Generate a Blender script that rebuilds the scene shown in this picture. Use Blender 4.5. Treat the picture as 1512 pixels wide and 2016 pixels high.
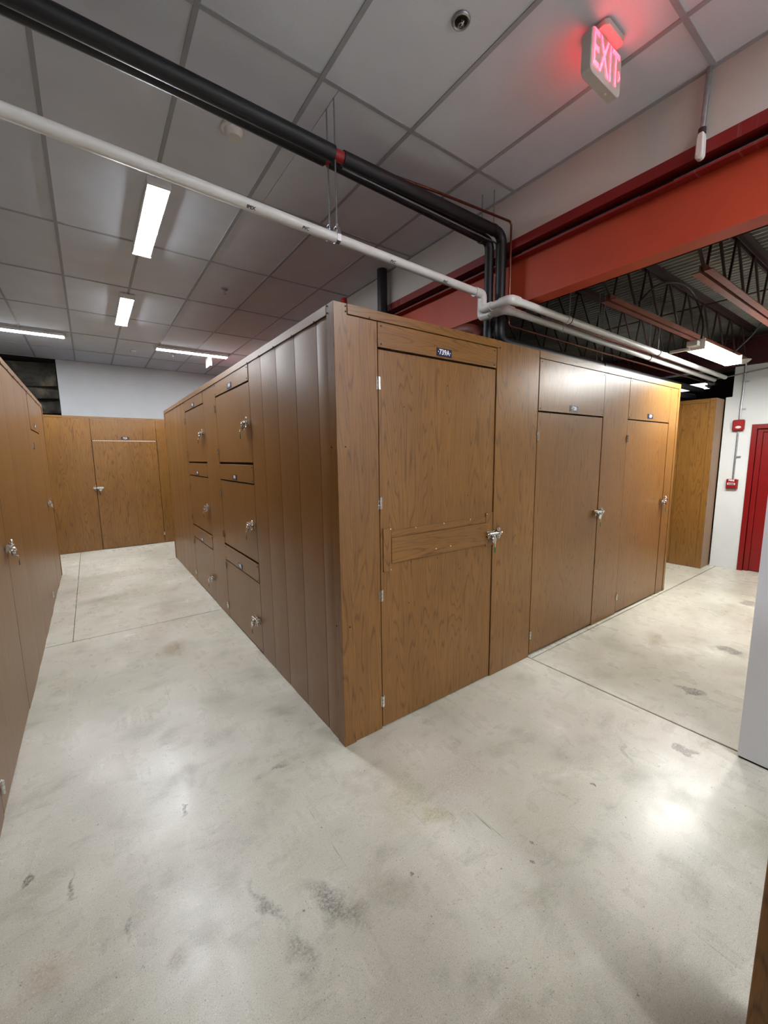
import bpy, bmesh, math, random
from mathutils import Matrix, Vector
random.seed(7)
for o in list(bpy.data.objects): bpy.data.objects.remove(o)
scene = bpy.context.scene
C = scene.collection

# ------------------------------------------------------------------ camera
cam_d = bpy.data.cameras.new('camera'); cam = bpy.data.objects.new('camera', cam_d); C.objects.link(cam)
cam_d.sensor_fit = 'HORIZONTAL'; cam_d.sensor_width = 36.0; cam_d.lens = 795.79 / 1512 * 36.0
cam_d.clip_start = 0.02
RT = Vector((0.80993, -0.58640, -0.01223)); UP = Vector((0.09003, 0.10369, 0.99053)); FW = Vector((0.57957, 0.80336, -0.13678))
M = Matrix.Identity(4)
for i in range(3):
    M[i][0] = RT[i]; M[i][1] = UP[i]; M[i][2] = -FW[i]
M.translation = Vector((-1.0575, -1.8751, 1.6688))
cam.matrix_world = M
scene.camera = cam

# ------------------------------------------------------------------ world, exposure
w = bpy.data.worlds.new('world'); scene.world = w; w.use_nodes = True
w.node_tree.nodes['Background'].inputs[0].default_value = (0.5, 0.52, 0.55, 1)
w.node_tree.nodes['Background'].inputs[1].default_value = 0.02
vs = scene.view_settings
vs.view_transform = 'Standard'; vs.look = 'None'; vs.gamma = 1.0; vs.use_curve_mapping = False
vs.exposure = 2.35
LAMP_MAIN = 26.0        # radiance of the ceiling fixtures, seen and added
LAMP_SIDE = 25.0        # radiance of the hung fixture in the side room
LAMP_COL = (0.93, 0.97, 1.02)
LAMP_COL_SIDE = (0.98, 0.98, 0.94)

H = 2.44                # locker height
CZ = 3.64               # ceiling height
XB = 1.75               # plane of the beam and soffit

# ------------------------------------------------------------------ material helpers
def s2l(c):
    return tuple(((v / 255) / 12.92 if v / 255 <= 0.04045 else ((v / 255 + 0.055) / 1.055) ** 2.4) for v in c) + (1,)

class NT:
    def __init__(s, name):
        s.m = bpy.data.materials.new(name); s.m.use_nodes = True
        s.n = s.m.node_tree.nodes; s.l = s.m.node_tree.links
        s.b = s.n['Principled BSDF']
    def node(s, t, **k):
        n = s.n.new(t)
        for a, v in k.items(): setattr(n, a, v)
        return n
    def put(s, sock, v):
        if isinstance(v, bpy.types.NodeSocket): s.l.new(v, sock)
        else: sock.default_value = v
    def coord(s):
        if not hasattr(s, 'tc'): s.tc = s.node('ShaderNodeTexCoord')
        return s.tc.outputs['Object']
    def mapping(s, vec, scale=(1, 1, 1), rot=(0, 0, 0), loc=(0, 0, 0)):
        n = s.node('ShaderNodeMapping'); s.l.new(vec, n.inputs[0])
        n.inputs['Location'].default_value = loc; n.inputs['Rotation'].default_value = rot; n.inputs['Scale'].default_value = scale
        return n.outputs[0]
    def noise(s, vec, scale=5, detail=4, rough=0.5, dist=0):
        n = s.node('ShaderNodeTexNoise'); s.l.new(vec, n.inputs['Vector'])
        n.inputs['Scale'].default_value = scale; n.inputs['Detail'].default_value = detail
        n.inputs['Roughness'].default_value = rough; n.inputs['Distortion'].default_value = dist
        return n.outputs['Fac']
    def ramp(s, f, stops):
        n = s.node('ShaderNodeValToRGB'); s.l.new(f, n.inputs[0])
        e = n.color_ramp.elements
        while len(e) < len(stops): e.new(0.5)
        for el, (p, c) in zip(e, stops):
            el.position = p; el.color = c if len(c) == 4 else tuple(c) + (1,)
        return n.outputs[0]
    def mrange(s, f, a, b, c=0.0, d=1.0):
        n = s.node('ShaderNodeMapRange'); s.put(n.inputs[0], f)
        for i, v in enumerate((a, b, c, d)): n.inputs[i + 1].default_value = v
        return n.outputs[0]
    def math(s, op, a, b=0.0):
        n = s.node('ShaderNodeMath', operation=op); s.put(n.inputs[0], a); s.put(n.inputs[1], b)
        return n.outputs[0]
    def mix(s, f, a, b, mode='MIX'):
        n = s.node('ShaderNodeMix', data_type='RGBA', blend_type=mode)
        s.put(n.inputs[0], f); s.put(n.inputs[6], a); s.put(n.inputs[7], b)
        return n.outputs[2]
    def bump(s, h, strength=0.2, dist=0.01):
        n = s.node('ShaderNodeBump'); s.l.new(h, n.inputs['Height'])
        n.inputs['Strength'].default_value = strength; n.inputs['Distance'].default_value = dist
        s.l.new(n.outputs[0], s.b.inputs['Normal'])
    def set(s, **k):
        names = {'col': 'Base Color', 'rough': 'Roughness', 'metal': 'Metallic', 'spec': 'Specular IOR Level', 'coat': 'Coat Weight', 'coatr': 'Coat Roughness'}
        for a, v in k.items(): s.put(s.b.inputs[names[a]], v)
        return s

def plain(name, rgb, rough=0.5, metal=0.0, spec=0.5, var=0.06, vscale=9.0):
    t = NT(name); c = s2l(rgb)
    f = t.noise(t.coord(), vscale, 4)
    lo = tuple(v * (1 - var) for v in c[:3]) + (1,); hi = tuple(min(1, v * (1 + var)) for v in c[:3]) + (1,)
    t.set(col=t.ramp(f, [(0.3, lo), (0.7, hi)]), rough=rough, metal=metal, spec=spec)
    return t.m

def emitter(name, rgb, strength):
    t = NT(name); t.set(col=(0.8, 0.8, 0.8, 1))
    t.b.inputs['Emission Color'].default_value = tuple(rgb) + (1,); t.b.inputs['Emission Strength'].default_value = strength
    return t.m

def laminate(name, horiz=False, tint=1.0, soft=1.0):
    """printed oak laminate; grain runs up the panel (or along it when horiz)"""
    t = NT(name)
    tc = t.coord()
    sep = t.node('ShaderNodeSeparateXYZ'); t.l.new(tc, sep.inputs[0])
    u = t.math('ADD', sep.outputs[0], sep.outputs[1])
    oi = t.node('ShaderNodeObjectInfo')
    off = t.math('MULTIPLY', oi.outputs['Random'], 37.0)
    cb = t.node('ShaderNodeCombineXYZ')
    if horiz:
        t.l.new(sep.outputs[2], cb.inputs[0]); t.l.new(u, cb.inputs[1])
    else:
        t.l.new(u, cb.inputs[0]); t.l.new(sep.outputs[2], cb.inputs[1])
    t.l.new(off, cb.inputs[2])
    v = cb.outputs[0]
    fine = t.noise(t.mapping(v, (230, 7, 1)), 1.0, 5, 0.65)
    mid = t.noise(t.mapping(v, (62, 1.5, 1)), 1.0, 4, 0.6, 0.3)
    wob = t.noise(t.mapping(v, (3.2, 1.5, 1)), 1.0, 3, 0.5)
    # cathedral figure: contour lines of a stretched noise
    arch = t.noise(t.mapping(v, (8.0, 0.62, 1)), 1.0, 1.5, 0.4, 0.12)
    ring = t.math('FRACT', t.math('MULTIPLY', arch, 22.0))
    ring = t.mrange(t.math('ABSOLUTE', t.math('SUBTRACT', ring, 0.5)), 0.34, 0.5, 0.0, 1.0)
    base = t.ramp(wob, [(0.25, s2l((142 * tint, 97 * tint, 42 * tint))), (0.75, s2l((157 * tint, 109 * tint, 50 * tint)))])
    c1 = t.mix(t.mrange(mid, 0.42, 0.70, 0.0, 0.34 * soft), base, s2l((116 * tint, 78 * tint, 34 * tint)))
    c2 = t.mix(t.math('MULTIPLY', ring, t.mrange(fine, 0.35, 0.6, 0.15 * soft, 0.70 * soft)), c1, s2l((86 * tint, 52 * tint, 18 * tint)))
    c3 = t.mix(t.mrange(fine, 0.52, 0.72, 0.0, 0.42 * soft * soft), c2, s2l((88 * tint, 54 * tint, 20 * tint)))
    t.set(col=c3, rough=t.mrange(fine, 0.3, 0.7, 0.27 if soft > .7 else 0.33, 0.37 if soft > .7 else 0.42), spec=0.6 if soft > .7 else 0.85)
    t.bump(fine, 0.05 * soft, 0.002)
    return t.m

MAT = {}
MAT['lam'] = laminate('oak_laminate', False, .87, 1.2); MAT['lamh'] = laminate('oak_laminate_across', True, .87, 1.2)
MAT['lams'] = laminate('oak_laminate_soft_grain', False, .86, 0.45); MAT['lamsh'] = laminate('oak_laminate_soft_grain_across', True, .86, 0.45)
MAT['gap'] = plain('gap_shade_backing', (38, 24, 14), 0.9)  # near-black backing colour, puts the shade into gaps, joints and voids
MAT['screw'] = plain('black_screw', (22, 18, 15), 0.5)
MAT['bright_screw'] = plain('zinc_screw', (225, 215, 200), 0.3, 0.6)
MAT['chrome'] = plain('bright_zinc', (215, 215, 212), 0.18, 1.0)
MAT['galv'] = plain('galvanized_steel', (165, 168, 170), 0.38, 0.9, var=0.15, vscale=40)
MAT['navy'] = plain('navy_plastic', (18, 24, 62), 0.35)
MAT['white_letter'] = plain('white_engraving', (240, 242, 245), 0.5)
MAT['green'] = plain('green_tag_plastic', (26, 92, 42), 0.4)
MAT['brown_tag'] = plain('brown_tag_plastic', (70, 46, 22), 0.4)
MAT['brass'] = plain('brass', (180, 140, 70), 0.3, 0.9)
MAT['wall'] = plain('white_wall_paint', (205, 207, 207), 0.75, var=0.03, vscale=3)
MAT['soffit'] = plain('offwhite_soffit_paint', (196, 192, 186), 0.75, var=0.03, vscale=3)
MAT['pier'] = plain('grey_white_wall_paint', (222, 227, 234), 0.6, var=0.03, vscale=3)
MAT['tee'] = plain('grid_tee_paint', (160, 163, 168), 0.6)
MAT['orange'] = plain('orange_beam_paint', (176, 62, 32), 0.55, var=0.08, vscale=4)
MAT['black'] = plain('black_pipe_foam', (15, 17, 22), 0.5, var=0.25, vscale=30)
MAT['redpipe'] = plain('red_pipe_paint', (150, 28, 26), 0.5)
MAT['brownpipe'] = plain('red_brown_pipe_paint', (122, 58, 44), 0.55)
MAT['copper'] = plain('copper_tube', (112, 66, 50), 0.3, 0.9, var=0.3, vscale=20)
MAT['pvc'] = plain('white_pvc', (222, 222, 218), 0.35)
MAT['ink'] = plain('black_ink', (25, 25, 25), 0.6)
MAT['whitemetal'] = plain('white_enamel', (225, 225, 222), 0.4)
MAT['whiteplastic'] = plain('white_plastic', (220, 218, 212), 0.45)
MAT['signplastic'] = plain('grey_white_sign_plastic', (190, 186, 180), 0.45)
MAT['joist'] = plain('brown_red_primer', (112, 58, 44), 0.65, var=0.15, vscale=12)
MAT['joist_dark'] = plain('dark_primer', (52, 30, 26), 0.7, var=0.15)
MAT['maroon'] = plain('maroon_beam_paint', (72, 24, 28), 0.6, var=0.1)
MAT['reddoor'] = plain('red_door_paint', (120, 5, 10), 0.35, var=0.05)
MAT['redplastic'] = plain('red_plastic', (140, 16, 22), 0.35)
MAT['clear'] = plain('strobe_lens', (235, 232, 225), 0.15)
MAT['cable'] = plain('black_cable', (20, 20, 22), 0.5)
MAT['lens'] = emitter('lit_diffuser', LAMP_COL, LAMP_MAIN)
MAT['lens2'] = emitter('lit_diffuser_side_room', LAMP_COL_SIDE, LAMP_SIDE)
MAT['lensside'] = emitter('dim_diffuser_side', LAMP_COL_SIDE, 0.7)
MAT['exit'] = emitter('red_exit_led', (1.0, 0.004, 0.024), 2.4)
MAT['dash'] = plain('cream_gap_light', (250, 235, 215), 0.5)  # cream colour standing in for light through the gap over door 723

def red_streaked():
    t = NT('red_steel_paint_with_drips'); tc = t.coord()
    st = t.noise(t.mapping(tc, (1, 28, 1.6)), 1.0, 4, 0.7)
    pa = t.noise(t.mapping(tc, (1, 1.3, 1)), 1.0, 2)
    f = t.math('MULTIPLY', t.mrange(st, 0.56, 0.68), t.mrange(pa, 0.47, 0.60))
    t.set(col=t.mix(t.math('MULTIPLY', f, 0.5), s2l((128, 26, 24)), s2l((200, 150, 140))), rough=0.55)
    return t.m
MAT['redsteel'] = red_streaked()

def tile_mat():
    t = NT('mineral_ceiling_tile'); tc = t.coord()
    a = t.noise(tc, 3.0, 3); f = t.noise(tc, 260, 3, 0.7)
    c = t.mix(t.mrange(a, 0.3, 0.7), s2l((213, 219, 228)), s2l((221, 227, 236)))
    c = t.mix(t.mrange(f, 0.45, 0.75, 0, 0.25), c, s2l((160, 158, 154)))
    t.set(col=c, rough=0.9, spec=0.2); t.bump(f, 0.15, 0.003)
    return t.m
MAT['tile'] = tile_mat()

def deck_mat():
    t = NT('galvanized_deck'); tc = t.coord()
    a = t.noise(tc, 2.0, 4); f = t.noise(t.mapping(tc, (1, 0.3, 1)), 40, 3)
    t.set(col=t.mix(t.mrange(a, 0.3, 0.7), s2l((112, 114, 110)), s2l((150, 150, 142))), rough=t.mrange(f, 0.3, 0.7, 0.4, 0.6), metal=0.2)
    return t.m
MAT['deck'] = deck_mat()

def blanket_mat():
    t = NT('dark_insulation_blanket'); tc = t.coord()
    a = t.noise(tc, 2.4, 5, 0.6, 0.5)
    t.set(col=t.ramp(a, [(0.32, s2l((48, 46, 42))), (0.52, s2l((92, 88, 78))), (0.72, s2l((150, 140, 118)))]), rough=0.8)
    t.bump(t.noise(tc, 9, 5, 0.6), 0.6, 0.05)
    return t.m
MAT['blanket'] = blanket_mat()

def floor_mat():
    t = NT('polished_concrete'); tc = t.coord()
    big = t.noise(tc, 0.9, 5, 0.55, 0.4)
    mid = t.noise(t.mapping(tc, (1, 1, 1), loc=(7.3, 2.1, 0)), 3.6, 6, 0.62, 0.25)
    hue = t.noise(t.mapping(tc, loc=(31, 5, 0)), 1.3, 3, 0.5)
    fine = t.noise(tc, 90, 4, 0.75)
    grit = t.noise(tc, 330, 2, 0.6)
    c = t.ramp(big, [(0.28, s2l((160, 156, 141))), (0.5, s2l((186, 182, 168))), (0.72, s2l((206, 203, 190)))])
    c = t.mix(t.mrange(hue, 0.52, 0.68, 0, 0.35), c, s2l((182, 168, 155)))
    c = t.mix(t.mrange(hue, 0.48, 0.34, 0, 0.35), c, s2l((174, 171, 148)))
    c = t.mix(t.mrange(mid, 0.54, 0.74, 0, 0.62), c, s2l((130, 124, 108)))
    c = t.mix(t.mrange(mid, 0.44, 0.26, 0, 0.45), c, s2l((216, 212, 200)))
    smear = t.noise(t.mapping(tc, (4.5, 13, 1), rot=(0, 0, .35)), 1.0, 6, 0.7, 0.2)
    c = t.mix(t.mrange(smear, 0.56, 0.72, 0, 0.40), c, s2l((134, 130, 116)))
    c = t.mix(t.mrange(smear, 0.42, 0.28, 0, 0.35), c, s2l((214, 211, 200)))
    c = t.mix(t.mrange(fine, 0.58, 0.76, 0, 0.50), c, s2l((122, 118, 107)))
    c = t.mix(t.mrange(fine, 0.42, 0.26, 0, 0.35), c, s2l((216, 213, 203)))
    chip = t.noise(t.mapping(tc, loc=(11, 3, 0)), 150, 2, 0.5)
    c = t.mix(t.mrange(chip, 0.64, 0.72, 0, 0.60), c, s2l((104, 100, 90)))
    c = t.mix(t.mrange(chip, 0.34, 0.27, 0, 0.45), c, s2l((226, 223, 213)))
    c = t.mix(t.mrange(grit, 0.56, 0.70, 0, 0.55), c, s2l((112, 108, 98)))
    c = t.mix(t.mrange(grit, 0.42, 0.30, 0, 0.40), c, s2l((228, 225, 216)))
    speck = t.noise(t.mapping(tc, loc=(2, 17, 0)), 38, 3, 0.55)
    c = t.mix(t.mrange(speck, 0.70, 0.745, 0, 0.75), c, s2l((84, 80, 72)))
    # long scuffs in two directions, broken up by a patch mask
    patch = t.noise(t.mapping(tc, loc=(3, 9, 0)), 1.7, 2)
    for rot, lc, th in ((0.5, (0, 0, 0), 0.715), (-0.75, (5, 1, 0), 0.725)):
        sc = t.noise(t.mapping(tc, (34, 1.5, 1), rot=(0, 0, rot), loc=lc), 1.0, 3, 0.6)
        m = t.math('MULTIPLY', t.mrange(sc, th - 0.015, th + 0.02), t.mrange(patch, 0.45, 0.6, 0, 0.6))
        c = t.mix(m, c, s2l((92, 88, 80)))
    # spilled-on spots with their own outlines: x, y, half sizes, turn, colour, strength
    warp = t.node('ShaderNodeTexNoise'); t.l.new(tc, warp.inputs['Vector']); warp.inputs['Scale'].default_value = 9; warp.inputs['Detail'].default_value = 4
    wv = t.node('ShaderNodeVectorMath', operation='SUBTRACT'); t.l.new(warp.outputs['Color'], wv.inputs[0]); wv.inputs[1].default_value = (0.5, 0.5, 0.5)
    wv2 = t.node('ShaderNodeVectorMath', operation='SCALE'); t.l.new(wv.outputs[0], wv2.inputs[0]); wv2.inputs['Scale'].default_value = 0.16
    wp = t.node('ShaderNodeVectorMath', operation='ADD'); t.l.new(tc, wp.inputs[0]); t.l.new(wv2.outputs[0], wp.inputs[1])
    brown, dark, olive = s2l((120, 98, 52)), s2l((74, 68, 62)), s2l((150, 142, 92))
    for (x, y, a, b, r, col, k) in SPOTS(brown, dark, olive):
        d = t.node('ShaderNodeVectorMath', operation='LENGTH')
        mp = t.mapping(wp.outputs[0], (1, 1, 0), loc=(0, 0, 0))
        sub = t.node('ShaderNodeVectorMath', operation='SUBTRACT'); t.l.new(mp, sub.inputs[0]); sub.inputs[1].default_value = (x, y, 0)
        m2 = t.mapping(sub.outputs[0], (1 / a, 1 / b, 0), rot=(0, 0, 0)) if r == 0 else t.mapping(t.mapping(sub.outputs[0], rot=(0, 0, -r)), (1 / a, 1 / b, 0))
        t.l.new(m2, d.inputs[0])
        f = t.mrange(d.outputs['Value'], 1.1, 0.75, 0, k) if k > .78 else t.mrange(d.outputs['Value'], 1.35, 0.35, 0, k)
        c = t.mix(t.math('MULTIPLY', f, t.mrange(fine, 0.38, 0.60, 0.25, 1.0)), c, col)
    t.set(col=c, rough=t.math('ADD', t.mrange(mid, 0.3, 0.75, 0.23, 0.37), t.mrange(t.noise(t.mapping(tc, (11, .8, 1), rot=(0, 0, -.85)), 1.0, 4, 0.6), .4, .65, -.01, .03)), spec=0.40)
    t.bump(t.math('ADD', t.math('MULTIPLY', fine, 0.6), mid), 0.05, 0.004)
    return t.m

def SPOTS(brown, dark, olive):
    grey = s2l((112, 110, 100)); pink = s2l((160, 140, 130)); pale = s2l((225, 222, 214))
    return [(-0.60, 1.98, .10, .16, -0.5, brown, .75), (-0.367, .10, .035, .02, .4, dark, .7), (-0.845, .092, .014, .03, 0, dark, .9),
            (-0.474, .942, .12, .07, .2, grey, .45), (-0.46, -.70, .045, .14, .5, dark, .75), (-0.665, -.54, .018, .12, .35, s2l((88, 90, 76)), .75),
            (-0.62, -.77, .03, .09, -.3, dark, .5), (1.534, -1.177, .045, .06, 0, s2l((88, 72, 60)), .9), (2.239, -.989, .04, .08, .2, dark, .85),
            (3.202, -.956, .08, .07, .2, dark, .8), (4.734, -.732, .12, .08, 0, dark, .8), (2.95, -.50, .16, .07, .5, brown, .6),
            (1.68, -1.23, .07, .025, 0, brown, .6), (3.25, -.69, .05, .10, 0, brown, .45), (4.2, -.67, .2, .05, 0, brown, .4),
            (.094, -.649, .06, .045, 0, olive, .6), (.859, -.99, .012, .02, 0, dark, .9), (.363, -.989, .013, .013, 0, dark, .9),
            (.266, -1.047, .01, .012, 0, dark, .9), (.379, -.52, .22, .14, .4, pink, .5), (.08, -.46, .12, .18, -.5, olive, .4),
            (-0.89, 2.55, .05, .02, 0, pale, .8), (-0.163, -.776, .012, .012, 0, dark, .8), (-1.32, -.32, .10, .06, .5, s2l((158, 140, 118)), .55),
            (-1.25, -.008, .008, .08, .2, dark, .7), (-1.396, .105, .02, .03, 0, dark, .8), (-1.08, -.328, .012, .05, -.4, dark, .7),
            (-.961, -.546, .03, .03, 0, brown, .5), (-.94, .87, .12, .08, 0, grey, .4), (-.54, .54, .15, .06, .3, grey, .4),
            (-1.1, 3.9, .3, .12, .1, grey, .35), (-.5, 3.3, .25, .10, .2, grey, .35), (1.243, -.98, .10, .015, .5, grey, .6)]
MAT['concrete'] = floor_mat()

# ------------------------------------------------------------------ geometry helpers
class MB:
    def __init__(s): s.v = []; s.f = []
    def add(s, vs, fs):
        b = len(s.v); s.v += [tuple(p) for p in vs]; s.f += [tuple(b + i for i in f) for f in fs]; return s
    def box(s, x0, x1, y0, y1, z0, z1):
        x0, x1 = min(x0, x1), max(x0, x1); y0, y1 = min(y0, y1), max(y0, y1); z0, z1 = min(z0, z1), max(z0, z1)
        return s.add([(x0, y0, z0), (x1, y0, z0), (x1, y1, z0), (x0, y1, z0), (x0, y0, z1), (x1, y0, z1), (x1, y1, z1), (x0, y1, z1)],
                     [(0, 3, 2, 1), (4, 5, 6, 7), (0, 1, 5, 4), (1, 2, 6, 5), (2, 3, 7, 6), (3, 0, 4, 7)])
    def tube(s, pts, r, seg=12, cap=True):
        pts = [Vector(p) for p in pts]; n = len(pts)
        rs = r if isinstance(r, (list, tuple)) else [r] * n
        t0 = (pts[1] - pts[0]).normalized()
        a = t0.orthogonal().normalized(); vs = []; prev = t0
        for i, p in enumerate(pts):
            if i == 0: t = t0
            elif i == n - 1: t = (pts[-1] - pts[-2]).normalized()
            else: t = ((pts[i] - pts[i - 1]).normalized() + (pts[i + 1] - pts[i]).normalized()).normalized()
            a = (prev.rotation_difference(t) @ a); a = (a - t * a.dot(t)).normalized(); b = t.cross(a); prev = t
            for k in range(seg):
                th = 2 * math.pi * k / seg
                vs.append(p + (a * math.cos(th) + b * math.sin(th)) * rs[i])
        fs = []
        for i in range(n - 1):
            for k in range(seg):
                k2 = (k + 1) % seg
                fs.append((i * seg + k, i * seg + k2, (i + 1) * seg + k2, (i + 1) * seg + k))
        if cap: fs += [tuple(range(seg))[::-1], tuple((n - 1) * seg + k for k in range(seg))]
        return s.add(vs, fs)
    def ring(s, c, R, r, axis='y', sx=1.0, sz=1.0, seg=16, rs=8):
        vs = []; fs = []; c = Vector(c)
        for i in range(seg):
            t = 2 * math.pi * i / seg
            for k in range(rs):
                q = 2 * math.pi * k / rs; rr = R + r * math.cos(q)
                p = {'y': Vector((rr * math.cos(t) * sx, r * math.sin(q), rr * math.sin(t) * sz)),
                     'z': Vector((rr * math.cos(t) * sx, rr * math.sin(t) * sz, r * math.sin(q))),
                     'x': Vector((r * math.sin(q), rr * math.cos(t) * sx, rr * math.sin(t) * sz))}[axis]
                vs.append(c + p)
        for i in range(seg):
            for k in range(rs):
                i2 = (i + 1) % seg; k2 = (k + 1) % rs
                fs.append((i * rs + k, i2 * rs + k, i2 * rs + k2, i * rs + k2))
        return s.add(vs, fs)
    def lathe(s, prof, c=(0, 0, 0), seg=24):
        c = Vector(c); vs = []; fs = []
        for (r, z) in prof:
            for k in range(seg):
                t = 2 * math.pi * k / seg; vs.append(c + Vector((r * math.cos(t), r * math.sin(t), z)))
        for i in range(len(prof) - 1):
            for k in range(seg):
                k2 = (k + 1) % seg; fs.append((i * seg + k, i * seg + k2, (i + 1) * seg + k2, (i + 1) * seg + k))
        fs.append(tuple(range(seg))[::-1]); fs.append(tuple((len(prof) - 1) * seg + k for k in range(seg)))
        return s.add(vs, fs)
    def prism(s, poly, axis, a0, a1):
        """extrude polygon (list of 2d points) along axis"""
        def P(q, a): return {'x': (a, q[0], q[1]), 'y': (q[0], a, q[1]), 'z': (q[0], q[1], a)}[axis]
        n = len(poly)
        vs = [P(q, a0) for q in poly] + [P(q, a1) for q in poly]
        fs = [tuple(range(n)), tuple(range(2 * n - 1, n - 1, -1))] + [(i, i + n, (i + 1) % n + n, (i + 1) % n) for i in range(n)]
        return s.add(vs, fs)
    def xf(s, m):
        s.v = [tuple(m @ Vector(p)) for p in s.v]; return s
    def mesh(s, name, bevel=0.0, smooth=False, angle=None):
        me = bpy.data.meshes.new(name); me.from_pydata(s.v, [], s.f)
        bm = bmesh.new(); bm.from_mesh(me)
        bmesh.ops.recalc_face_normals(bm, faces=bm.faces)
        if bevel: bmesh.ops.bevel(bm, geom=bm.edges[:], offset=bevel, segments=1, affect='EDGES')
        bm.to_mesh(me); bm.free()
        if smooth:
            for p in me.polygons: p.use_smooth = True
            if angle is not None: me.set_sharp_from_angle(angle=angle)
        return me

def link(name, me, mat, parent=None, mw=None):
    o = bpy.data.objects.new(name, me); C.objects.link(o)
    if mat is not None and len(me.materials) == 0: me.materials.append(MAT[mat] if isinstance(mat, str) else mat)
    if parent is not None:
        o.parent = parent; o.matrix_parent_inverse = WORLD[parent.name].inverted()
    if mw is not None: o.matrix_basis = mw
    WORLD[o.name] = mw.copy() if mw is not None else Matrix.Identity(4)
    return o
WORLD = {}
def obj(name, mb, mat, parent=None, bevel=0.0, smooth=False, angle=0.6, mw=None):
    return link(name, mb.mesh(name, bevel, smooth, angle), mat, parent, mw)
def tag(o, label=None, cat=None, group=None, kind=None):
    if label: o['label'] = label
    if cat: o['category'] = cat
    if group: o['group'] = group
    if kind: o['kind'] = kind
    return o
def thing(name, loc, label, cat, group=None, kind=None):
    o = bpy.data.objects.new(name, None); C.objects.link(o); o.location = loc; o.empty_display_size = 0.1
    WORLD[o.name] = Matrix.Translation(Vector(loc))
    return tag(o, label, cat, group, kind)

def arc_path(pts, rad, n=5):
    """polyline with rounded corners"""
    pts = [Vector(p) for p in pts]; out = [pts[0]]
    for i in range(1, len(pts) - 1):
        a, b, c = pts[i - 1], pts[i], pts[i + 1]
        u = (a - b).normalized(); v = (c - b).normalized(); ang = u.angle(v)
        d = min(rad / math.tan(ang / 2), (a - b).length * .49, (c - b).length * .49)
        p0 = b + u * d; p1 = b + v * d
        for k in range(n + 1):
            t = k / n; out.append(p0 * (1 - t) ** 2 + b * 2 * t * (1 - t) + p1 * t ** 2)
    out.append(pts[-1]); return out

def text_mesh(body, size, depth=0.001, bold=0.0, sx=1.0):
    cu = bpy.data.curves.new('txt', 'FONT'); cu.body = body; cu.size = size; cu.align_x = 'CENTER'; cu.align_y = 'CENTER'
    cu.extrude = depth; cu.offset = bold; cu.resolution_u = 3
    o = bpy.data.objects.new('txt', cu); C.objects.link(o)
    bpy.context.view_layer.update()
    dg = bpy.context.evaluated_depsgraph_get()
    me = bpy.data.meshes.new_from_object(o.evaluated_get(dg))
    bpy.data.objects.remove(o)
    me.materials.clear()
    # stand it up: text in xz plane, facing -y
    me.transform(Matrix.Rotation(math.pi / 2, 4, 'X')); me.transform(Matrix.Diagonal((sx, 1, 1, 1)))
    return me

class Frame:
    """a vertical face: v runs to the viewer's right, d comes out of the face"""
    def __init__(s, x, y, rz): s.m = Matrix.Translation((x, y, 0)) @ Matrix.Rotation(rz, 4, 'Z'); s.rz = rz
    def w(s, v, d, z): return s.m @ Vector((v, -d, z))
    def at(s, v, d, z): return s.m @ Matrix.Translation((v, -d, z))
    def panel(s, name, v0, v1, z0, z1, d0, d1, mat, parent, bevel=0.0, bow=0.0):
        mb = MB()
        if bow:
            n = 8; poly = [(v0, -d0)] + [(v0 + (v1 - v0) * k / n, -(d1 - bow + bow * (1 - (2 * k / n - 1) ** 2))) for k in range(n + 1)] + [(v1, -d0)]
            mb.prism(poly, 'z', z0, z1); mb.xf(s.m)
            return obj(name, mb, mat, parent, 0, True, 0.35)
        mb.box(v0, v1, -d1, -d0, z0, z1); mb.xf(s.m)
        return obj(name, mb, mat, parent, bevel)

# ------------------------------------------------------------------ floor: slabs with saw-cut joints
fl = obj('floor', MB().box(-4.5, 10, -5, 9.6, -0.16, -0.03), 'gap'); tag(fl, 'pale worn polished concrete floor', 'floor', kind='structure')
g = 0.005
def slab(x0, x1, y0, y1):
    obj('slab', MB().box(x0 + g, x1 - g, y0 + g, y1 - g, -0.03, 0.0), 'concrete', fl, 0.003)
slab(-4.5, 1.75, -5, 2.697); slab(-4.5, -1.327, 2.70, 9.6); slab(-1.333, 1.75, 2.70, 9.6)
slab(1.75, 10, -5, -0.03); slab(1.75, 10, -0.03, 9.6)

# ------------------------------------------------------------------ room shell
def struct(name, mb, mat, label, cat, parent=None):
    o = obj(name, mb, mat, parent); return tag(o, label, cat, kind='structure')
struct('wall_back', MB().box(-1.42, 10, 8.64, 8.80, 0, CZ + .1), 'wall', 'white wall rising behind the lockers at the end of the aisle', 'wall')
struct('wall_left', MB().box(-4.6, -4.5, -5, 10.6, 0, CZ + .1), 'wall', 'white wall beyond the left locker row', 'wall')
struct('wall_front', MB().box(-4.5, 10, -5.1, -5.0, 0, CZ + .1), 'wall', 'white wall behind the viewer', 'wall')
struct('wall_soffit', MB().box(XB, XB + .10, -5, 8.64, 3.31, CZ + .1), 'soffit', 'off-white soffit strip between ceiling and red beam', 'wall')
struct('wall_near_right', MB().box(1.695, 1.90, -4.99, -1.365, 0.012, 2.822), 'pier', 'grey-white wall end at the right edge under the orange beam', 'wall')
struct('gap_shade_near_right', MB().box(1.70, 1.895, -4.99, -1.37, 0, 0.012), 'gap', 'dark strip as shade in the gap at the foot of the grey-white wall end', 'gap_strip')  # dark box coloured as the shade in the gap under the wall
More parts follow.
